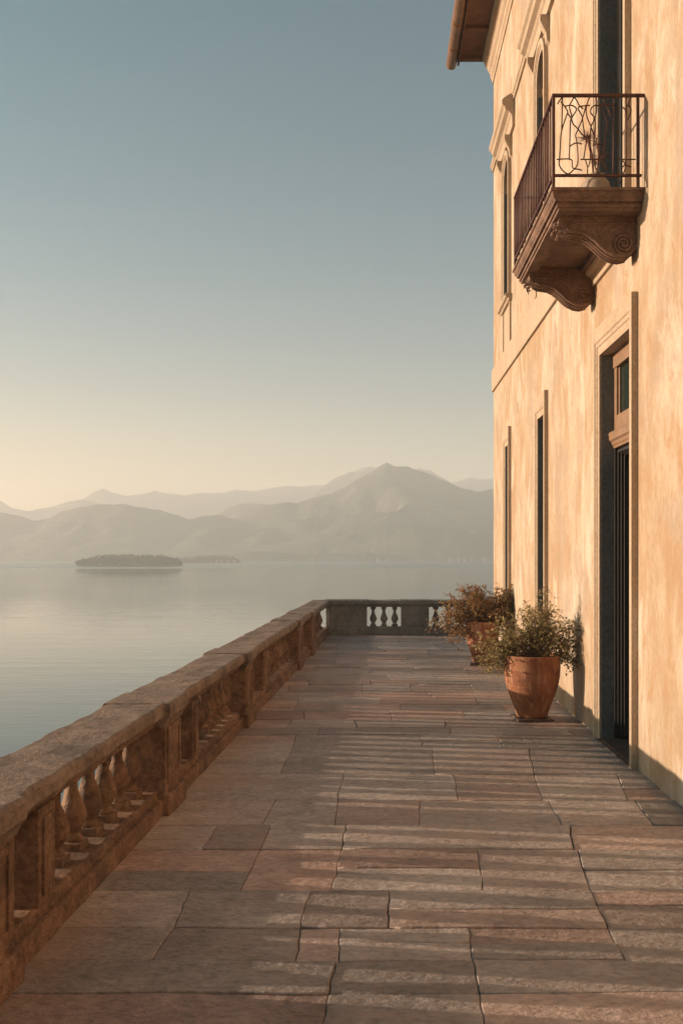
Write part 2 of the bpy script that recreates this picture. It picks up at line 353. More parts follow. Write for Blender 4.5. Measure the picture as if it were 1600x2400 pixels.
hm = bpy.data.materials.new('haze_air'); hm.use_nodes = True
ht = hm.node_tree; ht.nodes.clear(); ho = ht.nodes.new('ShaderNodeOutputMaterial'); hv = ht.nodes.new('ShaderNodeVolumePrincipled')
hv.inputs['Color'].default_value = (0.87, 0.935, 0.97, 1); hv.inputs['Density'].default_value = 0.00066; hv.inputs['Anisotropy'].default_value = 0.12
ht.links.new(hv.outputs[0], ho.inputs['Volume'])
b = MB(); b.box(-1100, 1100, -120, 2800, LAKE-5, 204); b.build('haze', hm, kind='stuff', label='warm morning haze over the lake and hills')

# ------------------------------------------------------------------ terrace paving
def floorY(yd): return CAMZ*F/(yd*1.0204 - VPY)
def floorX(xd, Y): return (xd*1.0204 - VPX)*Y/F
rows_px = [(1688,1718,[(680,672),(965,968),(1138,1157)]), (1718,1778,[(672,645),(993,998),(1213,1225)]),
 (1778,1837,[(788,775),(1040,1052),(1225,1245),(1415,1440)]), (1837,1895,[(632,600),(775,768),(962,962),(1258,1290),(1455,1500)]),
 (1895,1950,[(500,465),(620,598),(795,785),(1308,1318)]), (1950,2045,[(598,552),(785,760),(1095,1108),(1325,1355)]),
 (2045,2130,[(435,400),(715,690),(892,890),(1355,1395)]), (2130,2205,[(400,348),(690,678),(780,778),(1075,1085),(1395,1435)]),
 (2205,2280,[(770,755),(1085,1100)]), (2280,2362,[(755,735),(1100,1112)])]
ROWS = []
for y0, y1, js in rows_px:
    Ya, Yb = floorY(y1), floorY(y0)
    ROWS.append((Ya, Yb, [(floorX(b_, Ya), floorX(a_, Yb)) for a_, b_ in js]))
def rand_row(Ya, Yb):
    x = -1.9 + random.uniform(0.5, 1.3); js = []
    while x < 1.9:
        js.append((x+random.uniform(-.05,.05), x+random.uniform(-.05,.05))); x += random.uniform(0.55, 1.35)
    return (Ya, Yb, js)
y = min(r[0] for r in ROWS)
while y > -6:
    d = random.uniform(0.4, 0.75); ROWS.append(rand_row(y-d, y)); y -= d
y = max(r[1] for r in ROWS)
while y < 20.9:
    d = random.uniform(0.38, 0.72); ROWS.append(rand_row(y, y+d)); y += d
XL, XR = -1.85, 2.12
def wob(x, Y): return 0.022*noise.noise(Vector((x*1.7, Y*5.1, 0.3))) + 0.010*noise.noise(Vector((x*7, Y*9.3, 1.7)))
b = MB()
for Ya, Yb, js in ROWS:
    lim = [(XL, XL)] + sorted(js) + [(XR, XR)]
    cells = []
    for k, ((a0, a1), (c0, c1)) in enumerate(zip(lim, lim[1:])):
        if random.random() < 0.3 and Yb-Ya > 0.3:
            h = random.uniform(.38,.62); am, cm, Ym = a0+(a1-a0)*h, c0+(c1-c0)*h, Ya+(Yb-Ya)*h
            cells += [(k,a0,am,c0,cm,Ya,Ym), (k,am,a1,cm,c1,Ym,Yb)]
        else: cells.append((k,a0,a1,c0,c1,Ya,Yb))
    YA, YB = Ya, Yb
    for k, a0, a1, c0, c1, Ya, Yb in cells:
        g = random.choice((0.001, 0.0015, 0.0015, 0.002, 0.0045)); dz = random.uniform(-0.005, 0.004)
        wd = (0 if k == 0 else 1); we = (0 if k == len(lim)-2 else 1)
        def jx(p0, p1, f, on, kk):
            fg = (Ya+(Yb-Ya)*f-YA)/(YB-YA); return p0+(p1-p0)*f + on*0.02*noise.noise(Vector((kk*7.31, YA*3, fg*3.0))) * math.sin(math.pi*fg)
        out = []
        n = max(3, int((c0-a0)/0.12))
        for i in range(n+1):
            x = a0+g + (c0-a0-2*g)*i/n; out.append((x, Ya+g+wob(x, Ya)))
        for i in range(1, 5): 
            f = i/5; out.append((jx(c0, c1, f, we, k+1)-g, Ya+(Yb-Ya)*f + wob(c0, Ya)*(1-f)+wob(c1, Yb)*f))
        for i in range(n, -1, -1):
            x = a1+g + (c1-a1-2*g)*i/n; out.append((x, Yb-g+wob(x, Yb)))
        for i in range(4, 0, -1):
            f = i/5; out.append((jx(a0, a1, f, wd, k)+g, Ya+(Yb-Ya)*f + wob(a0, Ya)*(1-f)+wob(a1, Yb)*f))
        cx = sum(p[0] for p in out)/len(out); cy = sum(p[1] for p in out)/len(out)
        tx, ty = random.uniform(-.003,.003), random.uniform(-.005,.005)
        def ring(ins, z):
            r = []
            for (x, y) in out:
                dx, dy = cx-x, cy-y
                L = math.hypot(dx, dy)
                sx = ins*(1 if dx > 0 else -1)*min(1, abs(dx)/0.06); sy = ins*(1 if dy > 0 else -1)*min(1, abs(dy)/0.06)
                r.append(b.bm.verts.new((x+sx, y+sy, z + (0 if z < -0.02 else tx*(x-cx)+ty*(y-cy)))))
            return r
        rs = [ring(0, -0.05), ring(0, dz-0.005), ring(0.002, dz-0.0015), ring(0.006, dz)]
        for A, B in zip(rs, rs[1:]):
            for i in range(len(A)):
                f = b.bm.faces.new((A[i], A[(i+1)%len(A)], B[(i+1)%len(B)], B[i])); f.smooth = True
        b.bm.faces.new(rs[-1])
b.build('terrace_paving', M['floor'], merge=False, kind='structure', label='worn irregular stone paving slabs of the terrace')
b = MB(); b.box(-2.0, 12, -7, 22, LAKE-1.5, -0.018); b.build('terrace_ground', M['grout'], kind='structure', label='dark earth and masonry under the terrace slabs')

# ------------------------------------------------------------------ balustrades  (local x along, local -y towards the terrace)
BAL = [(0.075,0),(0.075,0.045)]
def baluster(b, x, y0, z0, h):
    b.box(x-.066, x+.066, y0-.066, y0+.066, z0, z0+0.045)
    pr = [(.052,.045),(.056,.06),(.044,.075),(.038,.085),(.054,.11),(.072,.145),(.077,.175),(.071,.205),(.053,.25),(.036,.30),(.032,.335),(.031,.355),(.044,.362),(.044,.375),(.035,.382)]
    s = (h-0.05-0.045)/(.382-.045)
    b.lathe([(r, z0+0.045+(z-.045)*s) for r, z in pr], (x, y0, 0), 20)
    b.box(x-.056, x+.056, y0-.056, y0+.056, z0+h-0.05, z0+h+0.01)
def balustrade(name, loc, rz, length, piers, pilasters, balusters, m, label):
    r = empty(name, loc, rz, label=label, category='balustrade')
    ZP, ZR, ZT, ZC, H = 0.11, 0.165, 0.60, 0.645, 0.75
    b = MB(); b.box(0, length, 0, 0.37, 0, ZP); b.rough(0.009, 5.0, 0.14); b.build('plinth', m, r, 0.012)
    b = MB(); b.prism([(.035,ZP-0.01),(.335,ZP-0.01),(.335,ZR-.012),(.32,ZR),(.05,ZR),(.035,ZR-.012)], 0, length, 'x'); b.rough(0.008, 6.0, 0.12); b.build('bottom_rail', m, r, 0.006)
    b = MB(); b.prism([(.05,ZT),(.32,ZT),(.32,ZC-.01),(.35,ZC+.012),(.02,ZC+.012),(.05,ZC-.01)], 0, length, 'x'); b.build('top_beam', m, r, 0.004)
    b = MB(); rg = random.Random(len(name)+int(length)); xa = 0.0
    while xa < length - .01:      # coping laid in separate blocks
        xb = min(length, xa + rg.uniform(1.3, 1.75)); dh = rg.uniform(-.005, .005); dy = rg.uniform(-.004, .004)
        b.prism([(.0+dy,ZC+.008),(.37+dy,ZC+.008),(.385+dy,ZC+.03),(.385+dy,H-.02+dh),(.37+dy,H+dh),(.0+dy,H+dh),(-.015+dy,H-.02+dh),(-.015+dy,ZC+.03)], xa+.002, xb-.003, 'x'); xa = xb
    b.rough(0.011, 5.0, 0.10); b.build('coping', M['coping'] if m is M['balustrade'] else m, r, 0.008)
    for a, c in piers:
        b = MB()
        b.box(a+.02, c-.02, -.012, .378, 0.115, ZC)
        b.box(a+.06, a+.10, -.024, -.005, 0.2, ZC-.06); b.box(c-.10, c-.06, -.024, -.005, 0.2, ZC-.06)
        b.box(a+.1005, c-.1005, -.0235, -.005, 0.2, 0.24); b.box(a+.1005, c-.1005, -.0235, -.005, ZC-.10, ZC-.0605)
        p = b.build('pier', m, r, 0.006)
        b = MB(); b.box(a, c, -.05, .40, 0.0, 0.145); b.rough(0.005, 4, .2); b.build('pier_base', m, p, 0.012)
        b = MB(); b.prism([(-.012,ZC-.05),(.38,ZC-.05),(.40,ZC-.01),(.41,ZC+.02),(.41,H-.012),(.395,H+.006),(-.04,H+.006),(-.055,H-.012),(-.055,ZC+.02),(-.03,ZC-.01)], a-.01, c+.01, 'x'); b.rough(0.005, 5, .16); b.build('pier_cap', M['coping'] if m is M['balustrade'] else m, p, 0.008)
    for a, c in pilasters:
        b = MB(); b.box(a, c, .03, .34, ZR-.003, ZT+.004); b.box(a+.04, c-.04, .018, .04, ZR+.04, ZT-.04); b.build('pilaster', m, r, 0.006)
    for x in balusters:
        b = MB(); baluster(b, x, 0.185, ZR-.004, ZT-ZR+.006)
        for v in b.bm.verts: v.co += noise.noise_vector(v.co*16 + Vector((x*3,0,0)))*0.009
        b.build('baluster', m, r, 0.003)
    return r
def spread(a, c, n): return [a+(c-a)*(i+.5)/n for i in range(n)]
A1 = 0.0247
DX = -1.602
pier = [(-3.0,-2.4),(0.0,0.6),(3.2,3.86),(6.25,6.72),(9.41,9.90),(14.1,14.62),(16.1,16.6)]
pil = [(-1.5,-1.3),(1.1,1.3),(4.2,4.4),(7.27,7.47),(10.9,11.3),(15.0,15.2),(17.2,17.45)]
bl = spread(-2.4,-1.5,4)+spread(-1.3,0,5)+spread(.6,1.1,2)+spread(1.3,3.2,8)+spread(3.86,4.2,1)+spread(4.4,6.25,7)+spread(6.72,7.27,2)+spread(7.47,9.41,8)+spread(9.9,10.9,4)+spread(11.3,14.1,11)+spread(14.62,15.0,1)+spread(15.2,16.1,4)+spread(16.6,17.2,2)+spread(17.45,19.9,10)
balustrade('stone_balustrade', (DX, 0, 0), R(90)-math.atan(A1), 20.3, pier, pil, bl, M['balustrade'], 'long brown weathered stone balustrade along the lake side of the terrace')
YE = 20.25; XE = DX + A1*YE
e = balustrade('stone_balustrade', (XE-0.1, YE, 0), 0, 6.0, [(0.0,0.92),(1.62,2.26),(3.6,4.2)], [], spread(.92,1.62,3)+spread(2.26,3.6,5)+spread(4.2,6.0,7), M['endstone'], 'short dark grey stone balustrade closing the far end of the terrace')

# ------------------------------------------------------------------ villa
XW, XF = 2.08, 2.08
villa = empty('villa', (XW, 7, 0), 0, label='ochre plastered villa with stone trim, balcony and tall doors along the terrace', category='villa')
VO = Vector((XW, 7, 0))
def part(b, name, m, parent=None, bevel=0, **k):
    """geometry given in world coordinates, stored relative to the villa"""
    for v in b.bm.verts: v.co -= VO
    return b.build(name, m, parent or villa, bevel, **k)
Y0, Y1, ZTOP, TH = -6.0, 17.33, 10.7, 0.42
# openings: (ya, yb, za, zb)
DOOR = (7.72, 8.86, 0.0, 3.63)
W2 = (11.79, 12.37, 0.0, 3.53); W1 = (15.1, 15.58, 0.0, 3.53)
BD = (7.93, 8.92, 4.66, 8.05)
U2 = (11.8, 12.42, 5.89, 8.22); U1 = (15.1, 15.75, 5.89, 8.22)
N1, N2 = (1.2, 2.3, 0.0, 3.6), (1.2, 2.3, 5.2, 8.1)
OPEN = [DOOR, W2, W1, BD, U2, U1, N1, N2]
b = MB()
ys = sorted({Y0, Y1, *[o[0] for o in OPEN], *[o[1] for o in OPEN]}); zs = sorted({-0.04, ZTOP, *[max(-0.04, o[2]) for o in OPEN], *[o[3] for o in OPEN]})
filled = lambda y, z: Y0 < y < Y1 and -0.04 < z < ZTOP and not any(o[0] < y < o[1] and o[2] <= z < o[3] for o in OPEN)
for i in range(len(ys)-1):
    for j in range(len(zs)-1):
        ya, yb, za, zb = ys[i], ys[i+1], zs[j], zs[j+1]; yc, zc = (ya+yb)/2, (za+zb)/2
        if not filled(yc, zc): continue
        b.face([(XW,ya,za),(XW,ya,zb),(XW,yb,zb),(XW,yb,za)]); b.face([(XW+TH,ya,za),(XW+TH,yb,za),(XW+TH,yb,zb),(XW+TH,ya,zb)])
        pv = (ys[i-1]+ya)/2 if i else Y0-1; nx_ = (yb+ys[i+2])/2 if i+2 < len(ys) else Y1+1
        lo = (zs[j-1]+za)/2 if j else -1; hi = (zb+zs[j+2])/2 if j+2 < len(zs) else ZTOP+1
        if not filled(pv, zc): b.face([(XW,ya,za),(XW+TH,ya,za),(XW+TH,ya,zb),(XW,ya,zb)])
        if not filled(nx_, zc): b.face([(XW,yb,za),(XW,yb,zb),(XW+TH,yb,zb),(XW+TH,yb,za)])
        if not filled(yc, lo): b.face([(XW,ya,za),(XW,yb,za),(XW+TH,yb,za),(XW+TH,ya,za)])
        if not filled(yc, hi): b.face([(XW,ya,zb),(XW+TH,ya,zb),(XW+TH,yb,zb),(XW,yb,zb)])
part(b, 'wall', M['plaster'])
b = MB(); b.box(XW+TH+.002, XW+8, Y1-.4, Y1, -0.03, ZTOP); part(b, 'end_wall', M['plaster'])
b = MB(); b.box(XW+4.4, XW+4.6, Y0, Y1-.41, -0.03, ZTOP); b.box(XW+TH+.004, XW+4.39, Y0, Y1-.41, 4.2, 4.4); b.box(XW+TH+.004, XW+4.39, Y0, Y0+.2, -0.02, 4.19); b.box(XW+TH+.004, XW+4.39, Y0, Y0+.2, 4.41, ZTOP)
b.box(XW+TH+.004, XW+4.39, 10.2, 10.4, -0.02, 4.19); b.box(XW+TH+.004, XW+4.39, 10.2, 10.4, 4.41, ZTOP-.3)
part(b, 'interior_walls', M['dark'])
b = MB(); b.box(XW+TH+.001, XW+4.39, Y0+.21, 10.19, -0.015, 0.012); part(b, 'interior_floor', M['wood'])

def surround(o, widths, head=1.0, arch=False, name='surround', parent=None, floor=0.0):
    """moulded stone frame round an opening: profile (offset from the opening, projection)"""
    ya, yb, za, zb = o; b = MB()
    path = []
    if arch:
        r = (yb-ya)/2; cz = zb - r*0.9
        path.append((yb, floor, 1, 0)); path.append((yb, cz, 1, 0))
        for k in range(1, 12):
            t = math.pi*k/12; path.append(((ya+yb)/2 + r*math.cos(t), cz + r*0.9*math.sin(t), math.cos(t), math.sin(t)))
        path.append((ya, cz, -1, 0)); path.append((ya, floor, -1, 0))
    else:
        path = [(yb, floor, 1, 0), (yb, zb, 1, head), (ya, zb, -1, head), (ya, floor, -1, 0)]
    b.sweep(widths, path, lambda p, s: (XW - p[1], s[0] + p[0]*s[2], s[1] + p[0]*s[3]))
    # close the two feet
    for s in (path[0], path[-1]):
        b.face([(XW - p[1], s[0] + p[0]*s[2], s[1]) for p in widths])
    if arch:      # spandrel behind the arch
        r = (yb-ya)/2; cz = zb - r*0.9
        for sgn in (1, -1):
            poly = [((ya+yb)/2 + sgn*r, cz)]
            for k in range(1, 7):
                t = math.pi*k/12; poly.append(((ya+yb)/2 + sgn*r*math.cos(t), cz + r*0.9*math.sin(t)))
            poly.append(((ya+yb)/2, zb+.01)); poly.append(((ya+yb)/2 + sgn*(r+.004), zb+.01))
            b.prism(poly, XW+.004, XW+.2, 'x')
    return part(b, name, M['trim'], parent)
PROF = [(-0.004,-0.05),(-0.004,0.022),(0.012,0.030),(0.03,0.030),(0.034,0.040),(0.05,0.044),(0.055,0.055),(0.122,0.055),(0.122,-0.004)]
PROFS = [(-0.004,-0.05),(-0.004,0.022),(0.012,0.026),(0.025,0.030),(0.03,0.042),(0.04,0.05),(0.105,0.05),(0.105,-0.004)]

# door: frame, transom light, stepped lower frame, open leaf
FX = XW + 0.115
b = MB(); ya, yb, _, zt = DOOR
b.box(FX, FX+.07, yb-.10, yb-.004, 2.90, zt-.004); b.box(FX, FX+.07, ya+.004, ya+.10, 2.90, zt-.004)
b.box(FX-.012, FX+.072, ya+.0045, yb-.0045, zt-.14, zt-.0045); b.box(FX-.006, FX+.07, ya+.1005, yb-.1005, 2.90, 3.04)
b.box(FX+.02, FX+.06, ya+.1005, ya+.135, 3.041, zt-.141); b.box(FX+.02, FX+.06, yb-.135, yb-.1005, 3.041, zt-.141)
b.prism([(FX-.05,2.86),(FX-.055,2.88),(FX-.04,2.895),(FX+.07,2.895),(FX+.07,2.74),(FX-.005,2.74),(FX-.012,2.765),(FX-.02,2.77),(FX-.028,2.80),(FX-.045,2.815)], ya+.003, yb-.003, 'y')
door = part(b, 'door', M['frame'], None, 0.004, label='tall double door with light wood transom frame')
b = MB(); b.box(FX+.035, FX+.042, ya+.13, yb-.13, 3.03, zt-.13); part(b, 'transom_pane', M['glass'], door)
b = MB()
for k, (dy, dx) in enumerate(((0.0,0.0),(0.02,0.025),(0.04,0.05),(0.06,0.075))):
    b.box(FX+dx, FX+.14, yb-.04-dy, yb-.005-dy if k else yb-.003, 0.02, 2.739-dy*.5)
    b.box(FX+dx, FX+.14, ya+.003 if not k else ya+.005+dy, ya+.04+dy, 0.02, 2.739-dy*.5)
    if k: b.box(FX+dx, FX+.13, ya+.041+dy, yb-.041-dy, 2.739-dy*.5-.034, 2.739-dy*.5)
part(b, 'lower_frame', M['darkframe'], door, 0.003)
b = MB(); lx = FX+.15
b.box(lx, lx+.55, yb-.20, yb-.155, 0.03, 2.62); b.box(lx+.08, lx+.47, yb-.207, yb-.199, 0.25, 1.1); b.box(lx+.08, lx+.47, yb-.207, yb-.199, 1.25, 2.45)
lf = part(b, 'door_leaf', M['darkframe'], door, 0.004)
b = MB(); b.tube([(lx+.5, yb-.20, 1.05),(lx+.5, yb-.245, 1.05),(lx+.40, yb-.25, 1.05)], .009, 8); part(b, 'handle', M['copper'], door)
b = MB(); b.box(XW-.012, XW+TH+.01, ya+.004, yb-.004, -.01, .016); b.box(XW-.05, XW-.0125, ya-.1, yb+.1, -.012, .008); part(b, 'threshold', M['slate'], door, 0.003)
surround(DOOR, PROF, 2.0, name='door_surround', parent=door)
lining_todo = []
for W in (W1, W2, N1):
    ya, yb, _, zt = W; b = MB()
    b.box(XW+.2, XW+.27, ya+.003, ya+.07, .016, zt-.003); b.box(XW+.2, XW+.27, yb-.07, yb-.003, .016, zt-.003)
    b.box(XW+.203, XW+.267, ya+.071, yb-.071, .016, .3); b.box(XW+.203, XW+.267, ya+.071, yb-.071, zt-.09, zt-.004); b.box(XW+.203, XW+.267, ya+.071, yb-.071, 2.62, 2.70)
    wn = part(b, 'window', M['darkframe'], None, 0.003)
    b = MB(); b.box(XW+.23, XW+.238, ya+.06, yb-.06, .28, zt-.08); part(b, 'pane', M['glass'], wn)
    b = MB(); b.box(XW-.01, XW+.2, ya+.003, yb-.003, -.01, .012); part(b, 'sill', M['trim'], wn)
    surround(W, PROFS, 2.5, name='window_surround', parent=wn); lining_todo.append((W, .02, wn))
def lining(o, z0, parent, xe=.2, x0=.0):  # thin dark grey sheet over both side faces of an opening
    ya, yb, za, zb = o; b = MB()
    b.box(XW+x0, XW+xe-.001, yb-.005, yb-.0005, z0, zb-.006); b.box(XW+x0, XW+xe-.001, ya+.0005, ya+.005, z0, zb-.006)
    part(b, 'reveal', M['reveal_grey'], parent)
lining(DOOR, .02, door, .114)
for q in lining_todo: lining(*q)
# upper openings
def upper(W, hood=True):
    ya, yb, za, zt = W; b = MB()
    b.box(XW+.2, XW+.27, ya+.003, ya+.07, za+.003, zt+.0); b.box(XW+.2, XW+.27, yb-.07, yb-.003, za+.003, zt)
    b.box(XW+.05, XW+.262, ya+.004, yb-.004, zt-.42, zt-.33); b.box(XW+.205, XW+.26, ya+.071, yb-.071, za+.003, za+.12)
    wn = part(b, 'window', M['frame'], None, 0.003)
    b = MB(); b.box(XW+.23, XW+.238, ya+.06, yb-.06, za+.1, zt); part(b, 'pane', M['glass'], wn)
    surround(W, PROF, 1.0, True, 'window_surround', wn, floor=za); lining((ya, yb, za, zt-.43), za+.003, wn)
    b = MB(); b.prism([(XW+.19,za-.10),(XW-.05,za-.10),(XW-.065,za-.07),(XW-.10,za-.06),(XW-.115,za-.03),(XW-.105,za),(XW+.19,za+.002)], ya-.22, yb+.22, 'y'); part(b, 'sill', M['trim'], wn, .004)
    b = MB(); b.box(XW-.03, XW-.001, ya-.12, ya-.04, 5.16, za-.101); b.box(XW-.03, XW-.001, yb+.04, yb+.12, 5.16, za-.101); b.box(XW-.012, XW-.001, ya-.039, yb+.039, 5.16, za-.101); part(b, 'apron', M['trim'], wn, .003)
    cy = (ya+yb)/2
    pr = [(XW-.001,8.40),(XW-.045,8.40),(XW-.05,8.56),(XW-.075,8.59),(XW-.09,8.62),(XW-.15,8.65),(XW-.165,8.70),(XW-.20,8.73),(XW-.205,8.79),(XW-.19,8.82),(XW-.10,8.88),(XW-.001,8.93)]
    b = MB(); b.prism(pr, cy-.86, cy+.86, 'y'); part(b, 'hood', M['bracket'] if False else M['trim'], wn, .004)
    for s in (-1, 1):
        b = MB(); yy = cy+s*.50; b.prism([(XW-.001,8.399),(XW-.12,8.399),(XW-.125,8.33),(XW-.09,8.25),(XW-.05,8.18),(XW-.04,8.08),(XW-.001,8.05)], yy-.05, yy+.05, 'y')
        part(b, 'hood_bracket', M['trim'], wn, .004)
upper(U1); upper(U2); upper(N2)
ya, yb, za, zt = BD; b = MB()
b.box(XW+.2, XW+.27, ya+.003, ya+.09, za, zt-.003); b.box(XW+.2, XW+.27, yb-.09, yb-.003, za, zt-.003); b.box(XW+.2, XW+.27, ya+.091, yb-.091, zt-.1, zt-.003)
b.box(XW+.16, XW+.26, yb-.14, yb-.0905, za, zt-.1); 
bd = part(b, 'balcony_door', M['darkframe'], None, .003)
b = MB(); b.box(XW+.235, XW+.245, ya+.08, yb-.13, za, zt-.09); part(b, 'pane', M['glass'], bd)
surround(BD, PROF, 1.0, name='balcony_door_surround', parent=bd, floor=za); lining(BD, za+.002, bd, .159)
# string courses and cornice
b = MB(); b.prism([(XW+.05,4.74),(XW-.035,4.74),(XW-.035,5.12),(XW-.02,5.15),(XW+.05,5.15)], 9.75, Y1+.035, 'y'); part(b, 'string_course', M['trim'], None, .003)
for a, c in ((16.35, Y1+.03), (12.98, 14.55), (2.7, 11.22)):
    b = MB(); b.prism([(XW+.05,8.80),(XW-.03,8.80),(XW-.03,8.85),(XW-.055,8.87),(XW-.055,8.93),(XW+.05,8.95)], a, c, 'y'); part(b, 'moulding', M['trim'], None, .003)
b = MB(); pr = [(XW+.2,10.45),(XW-.02,10.45),(XW-.025,10.52),(XW-.05,10.55),(XW-.055,10.63),(XW-.09,10.67),(XW-.11,10.73),(XW-.15,10.77),(XW-.165,10.84),(XW-.20,10.87),(XW-.21,10.93),(XW+.2,10.93)]
b.prism(pr, Y0, Y1+.06, 'y'); part(b, 'cornice', M['trim'], None, .003)
# roof
b = MB(); EX = 1.44
b.prism([(EX,10.98),(EX,11.05),(XW+4,12.9),(XW+8.6,10.9),(XW+8.6,10.83),(XW+4,12.83)], Y0, Y1+.25, 'y')
for k in range(120):
    yy = Y0+.1+k*.195
    b.tube([(EX-.03,yy,11.06),(XW+4,yy,12.92)], .075, 8)
roof = part(b, 'roof', M['tile'])
b = MB(); b.box(EX+.02, XW-.02, Y0, Y1+.2, 10.935, 10.975); 
for k in range(24): b.box(EX+.03, XW-.215, Y0+.3+k*1.0, Y0+.38+k*1.0, 10.87, 10.934)
part(b, 'soffit', M['wood'], roof, .002)
b = MB(); b.box(EX-.012, EX+.0195, Y0, Y1+.2, 10.86, 11.04); part(b, 'fascia', M['wood'], roof, .002)
b = MB(); g = [(EX-.115+.1*math.cos(t), 10.95+.1*math.sin(t)) for t in [math.pi*(2*k)/20 for k in range(20)]]
b.prism(g, Y0, Y1+.33, 'y', True)
for yy in (17.0, 16.2, 14.6, 13, 11, 9): b.prism([(EX-.115+.107*math.cos(math.pi*k/10), 10.95+.107*math.sin(math.pi*k/10)) for k in range(20)], yy, yy+.03, 'y', True)
part(b, 'gutter', M['copper'], roof)
b = MB()
for yy in (17.2, 15.2, 13.2): b.tube([(EX-.02,yy,10.87),(EX+.25,yy-.05,10.80),(XW-.3,yy-.25,10.93)], .006, 5)
part(b, 'gutter_stay', M['iron'], roof)

# balcony
BX, BY0, BY1, BZ = 1.34, 7.405, 9.59, 4.645
def slab_ring(b, ins, z0, z1): b.box(BX+ins, XW-.001, BY0+ins, BY1-ins, z0, z1)
b = MB()
pr = [(0.0,0.0),(0.0,-.026),(.014,-.0265),(.014,-.034),(.018,-.05),(.026,-.068),(.038,-.082),(.04,-.098),(.066,-.0985),(.066,-.107),(.060,-.1075),(.060,-.135),(.075,-.1355),(.075,-.160)]
rows = [[(XW-.001,BY0+i,BZ+z),(BX+i,BY0+i,BZ+z),(BX+i,BY1-i,BZ+z),(XW-.001,BY1-i,BZ+z)] for i, z in pr]
for A, B in zip(rows, rows[1:]):
    for k in range(3): b.face([A[k], A[k+1], B[k+1], B[k]])
b.face(rows[0])
# soffit: border frame and recessed panel
i, z = pr[-1]; zz = BZ+z; o4 = rows[-1]; f = .11
inn = [(XW-.14,BY0+i+f,zz),(BX+i+f,BY0+i+f,zz),(BX+i+f,BY1-i-f,zz),(XW-.14,BY1-i-f,zz)]
for k in range(4): b.face([o4[k], o4[(k+1)%4], inn[(k+1)%4], inn[k]])
up_ = [(x,y,zz+.05) for x,y,_ in inn]
for k in range(4): b.face([inn[k], inn[(k+1)%4], up_[(k+1)%4], up_[k]])
b.face(up_)
balc = part(b, 'balcony', M['bracket'], None, .004, label='stone balcony with rusty iron railing')
b = MB(); b.prism([(XW-.001,BZ-.30),(XW-.03,BZ-.30),(XW-.04,BZ-.22),(XW-.09,BZ-.20),(XW-.10,BZ-.162),(XW-.001,BZ-.162)], 7.78, 9.12, 'y'); part(b, 'soffit_moulding', M['trim'], balc, .003)
def bracket(yc):
    b = MB(); x0 = 1.47; zt = BZ-.162; hw = .085
    prof = [(XW-.002,zt+.045),(x0-.015,zt+.045),(x0-.02,zt),(x0-.03,zt-.03),(x0-.01,zt-.08),(x0+.03,zt-.105),(x0+.07,zt-.125),(x0+.12,zt-.132),(x0+.17,zt-.14),(x0+.22,zt-.165),(x0+.27,zt-.205),(x0+.31,zt-.245),(x0+.36,zt-.285),(x0+.42,zt-.315),(x0+.48,zt-.325),(x0+.54,zt-.31),(x0+.58,zt-.28),(XW-.001,zt-.26)]
    b.prism(prof, yc-hw, yc+hw, 'y')
    # rolled lip along the lower edge, on both cheeks, and volutes
    for s in (-1, 1):
        yy = yc+s*(hw+.004)
        b.tube([(x, yy, z+.012) for x, z in prof[5:-1]], .012, 6)
        sp = []
        for k in range(60):
            t = k/59*2*math.pi*2.4; rr = .085*(1-k/70)
            sp.append((x0+.50+rr*math.cos(-t-1.2), yy, zt-.215+rr*math.sin(-t-1.2)))
        b.tube(sp, .0135, 6)
        b.tube([(x0+.03,yy,zt-.05),(XW-.01,yy,zt-.05)], .008, 5)
    for k in range(3):   # ribs on the underside
        yy = yc + (k-1)*.05
        b.tube([(x, yy, z-.004) for x, z in prof[5:-2]], .014, 6)
    rng = random.Random(int(yc*10))
    for k in range(16):  # carved leaf at the front
        a = Vector((x0-.03+rng.uniform(-.02,.04), yc+rng.uniform(-hw,hw), zt-.02-rng.random()*.12))
        b.tube([a, a+Vector((-.022,rng.uniform(-.01,.01),-.012)), a+Vector((-.018,0,-.04))], .012, 6, .005)
    part(b, 'bracket', M['bracket'], balc, .003)
bracket(7.71); bracket(9.22)
# railing
RY = 7.425; RZ = 5.375; RX = 1.365; RYF = 9.57
def pc(cx, cy): px, py = 1250+cx*.19133, 200+cy*.19133; return ((px-VPX)*RY/F, RY, CAMZ+(VPY-py)*RY/F)
b = MB(); b.box(RX-.014, XW+.0, RY-.014, RY+.014, RZ-.011, RZ+.011); b.box(RX-.014, RX+.014, RY+.0145, RYF, RZ-.011, RZ+.011); b.box(RX+.0145, XW, RYF-.028, RYF, RZ-.011, RZ+.011); part(b, 'top_rail', M['iron'], balc, .003)
b = MB(); lz = 4.742; b.box(RX-.011, XW-.02, RY-.011, RY+.011, lz-.01, lz+.01); b.box(RX-.011, RX+.011, RY+.0115, RYF, lz-.01, lz+.01); b.box(RX+.0115, XW-.02, RYF-.022, RYF, lz-.01, lz+.01); part(b, 'bottom_rail', M['iron'], balc, .003)
for x, y in ((RX, RY), (RX, RYF-.012), (XW-.05, RY), (XW-.05, RYF-.012)):
    b = MB(); b.box(x-.011, x+.011, y-.010, y+.010, BZ, RZ-.0112); part(b, 'post', M['iron'], balc, .002)
nb = 24
for k in range(nb):
    yy = RY+.05+(RYF-RY-.1)*k/(nb-1); b = MB()
    b.tube([(RX, yy, lz-.02 if k % 4 else BZ), (RX+.002, yy+.004, 4.95), (RX, yy, 5.16), (RX, yy, RZ-.01)], .007, 6)
    part(b, 'bar', M['iron'], balc)
for k in range(7):
    xx = RX+.08+k*.095; b = MB(); b.tube([(xx, RYF-.012, lz), (xx, RYF-.012, RZ-.01)], .0075, 6); part(b, 'bar', M['iron'], balc)
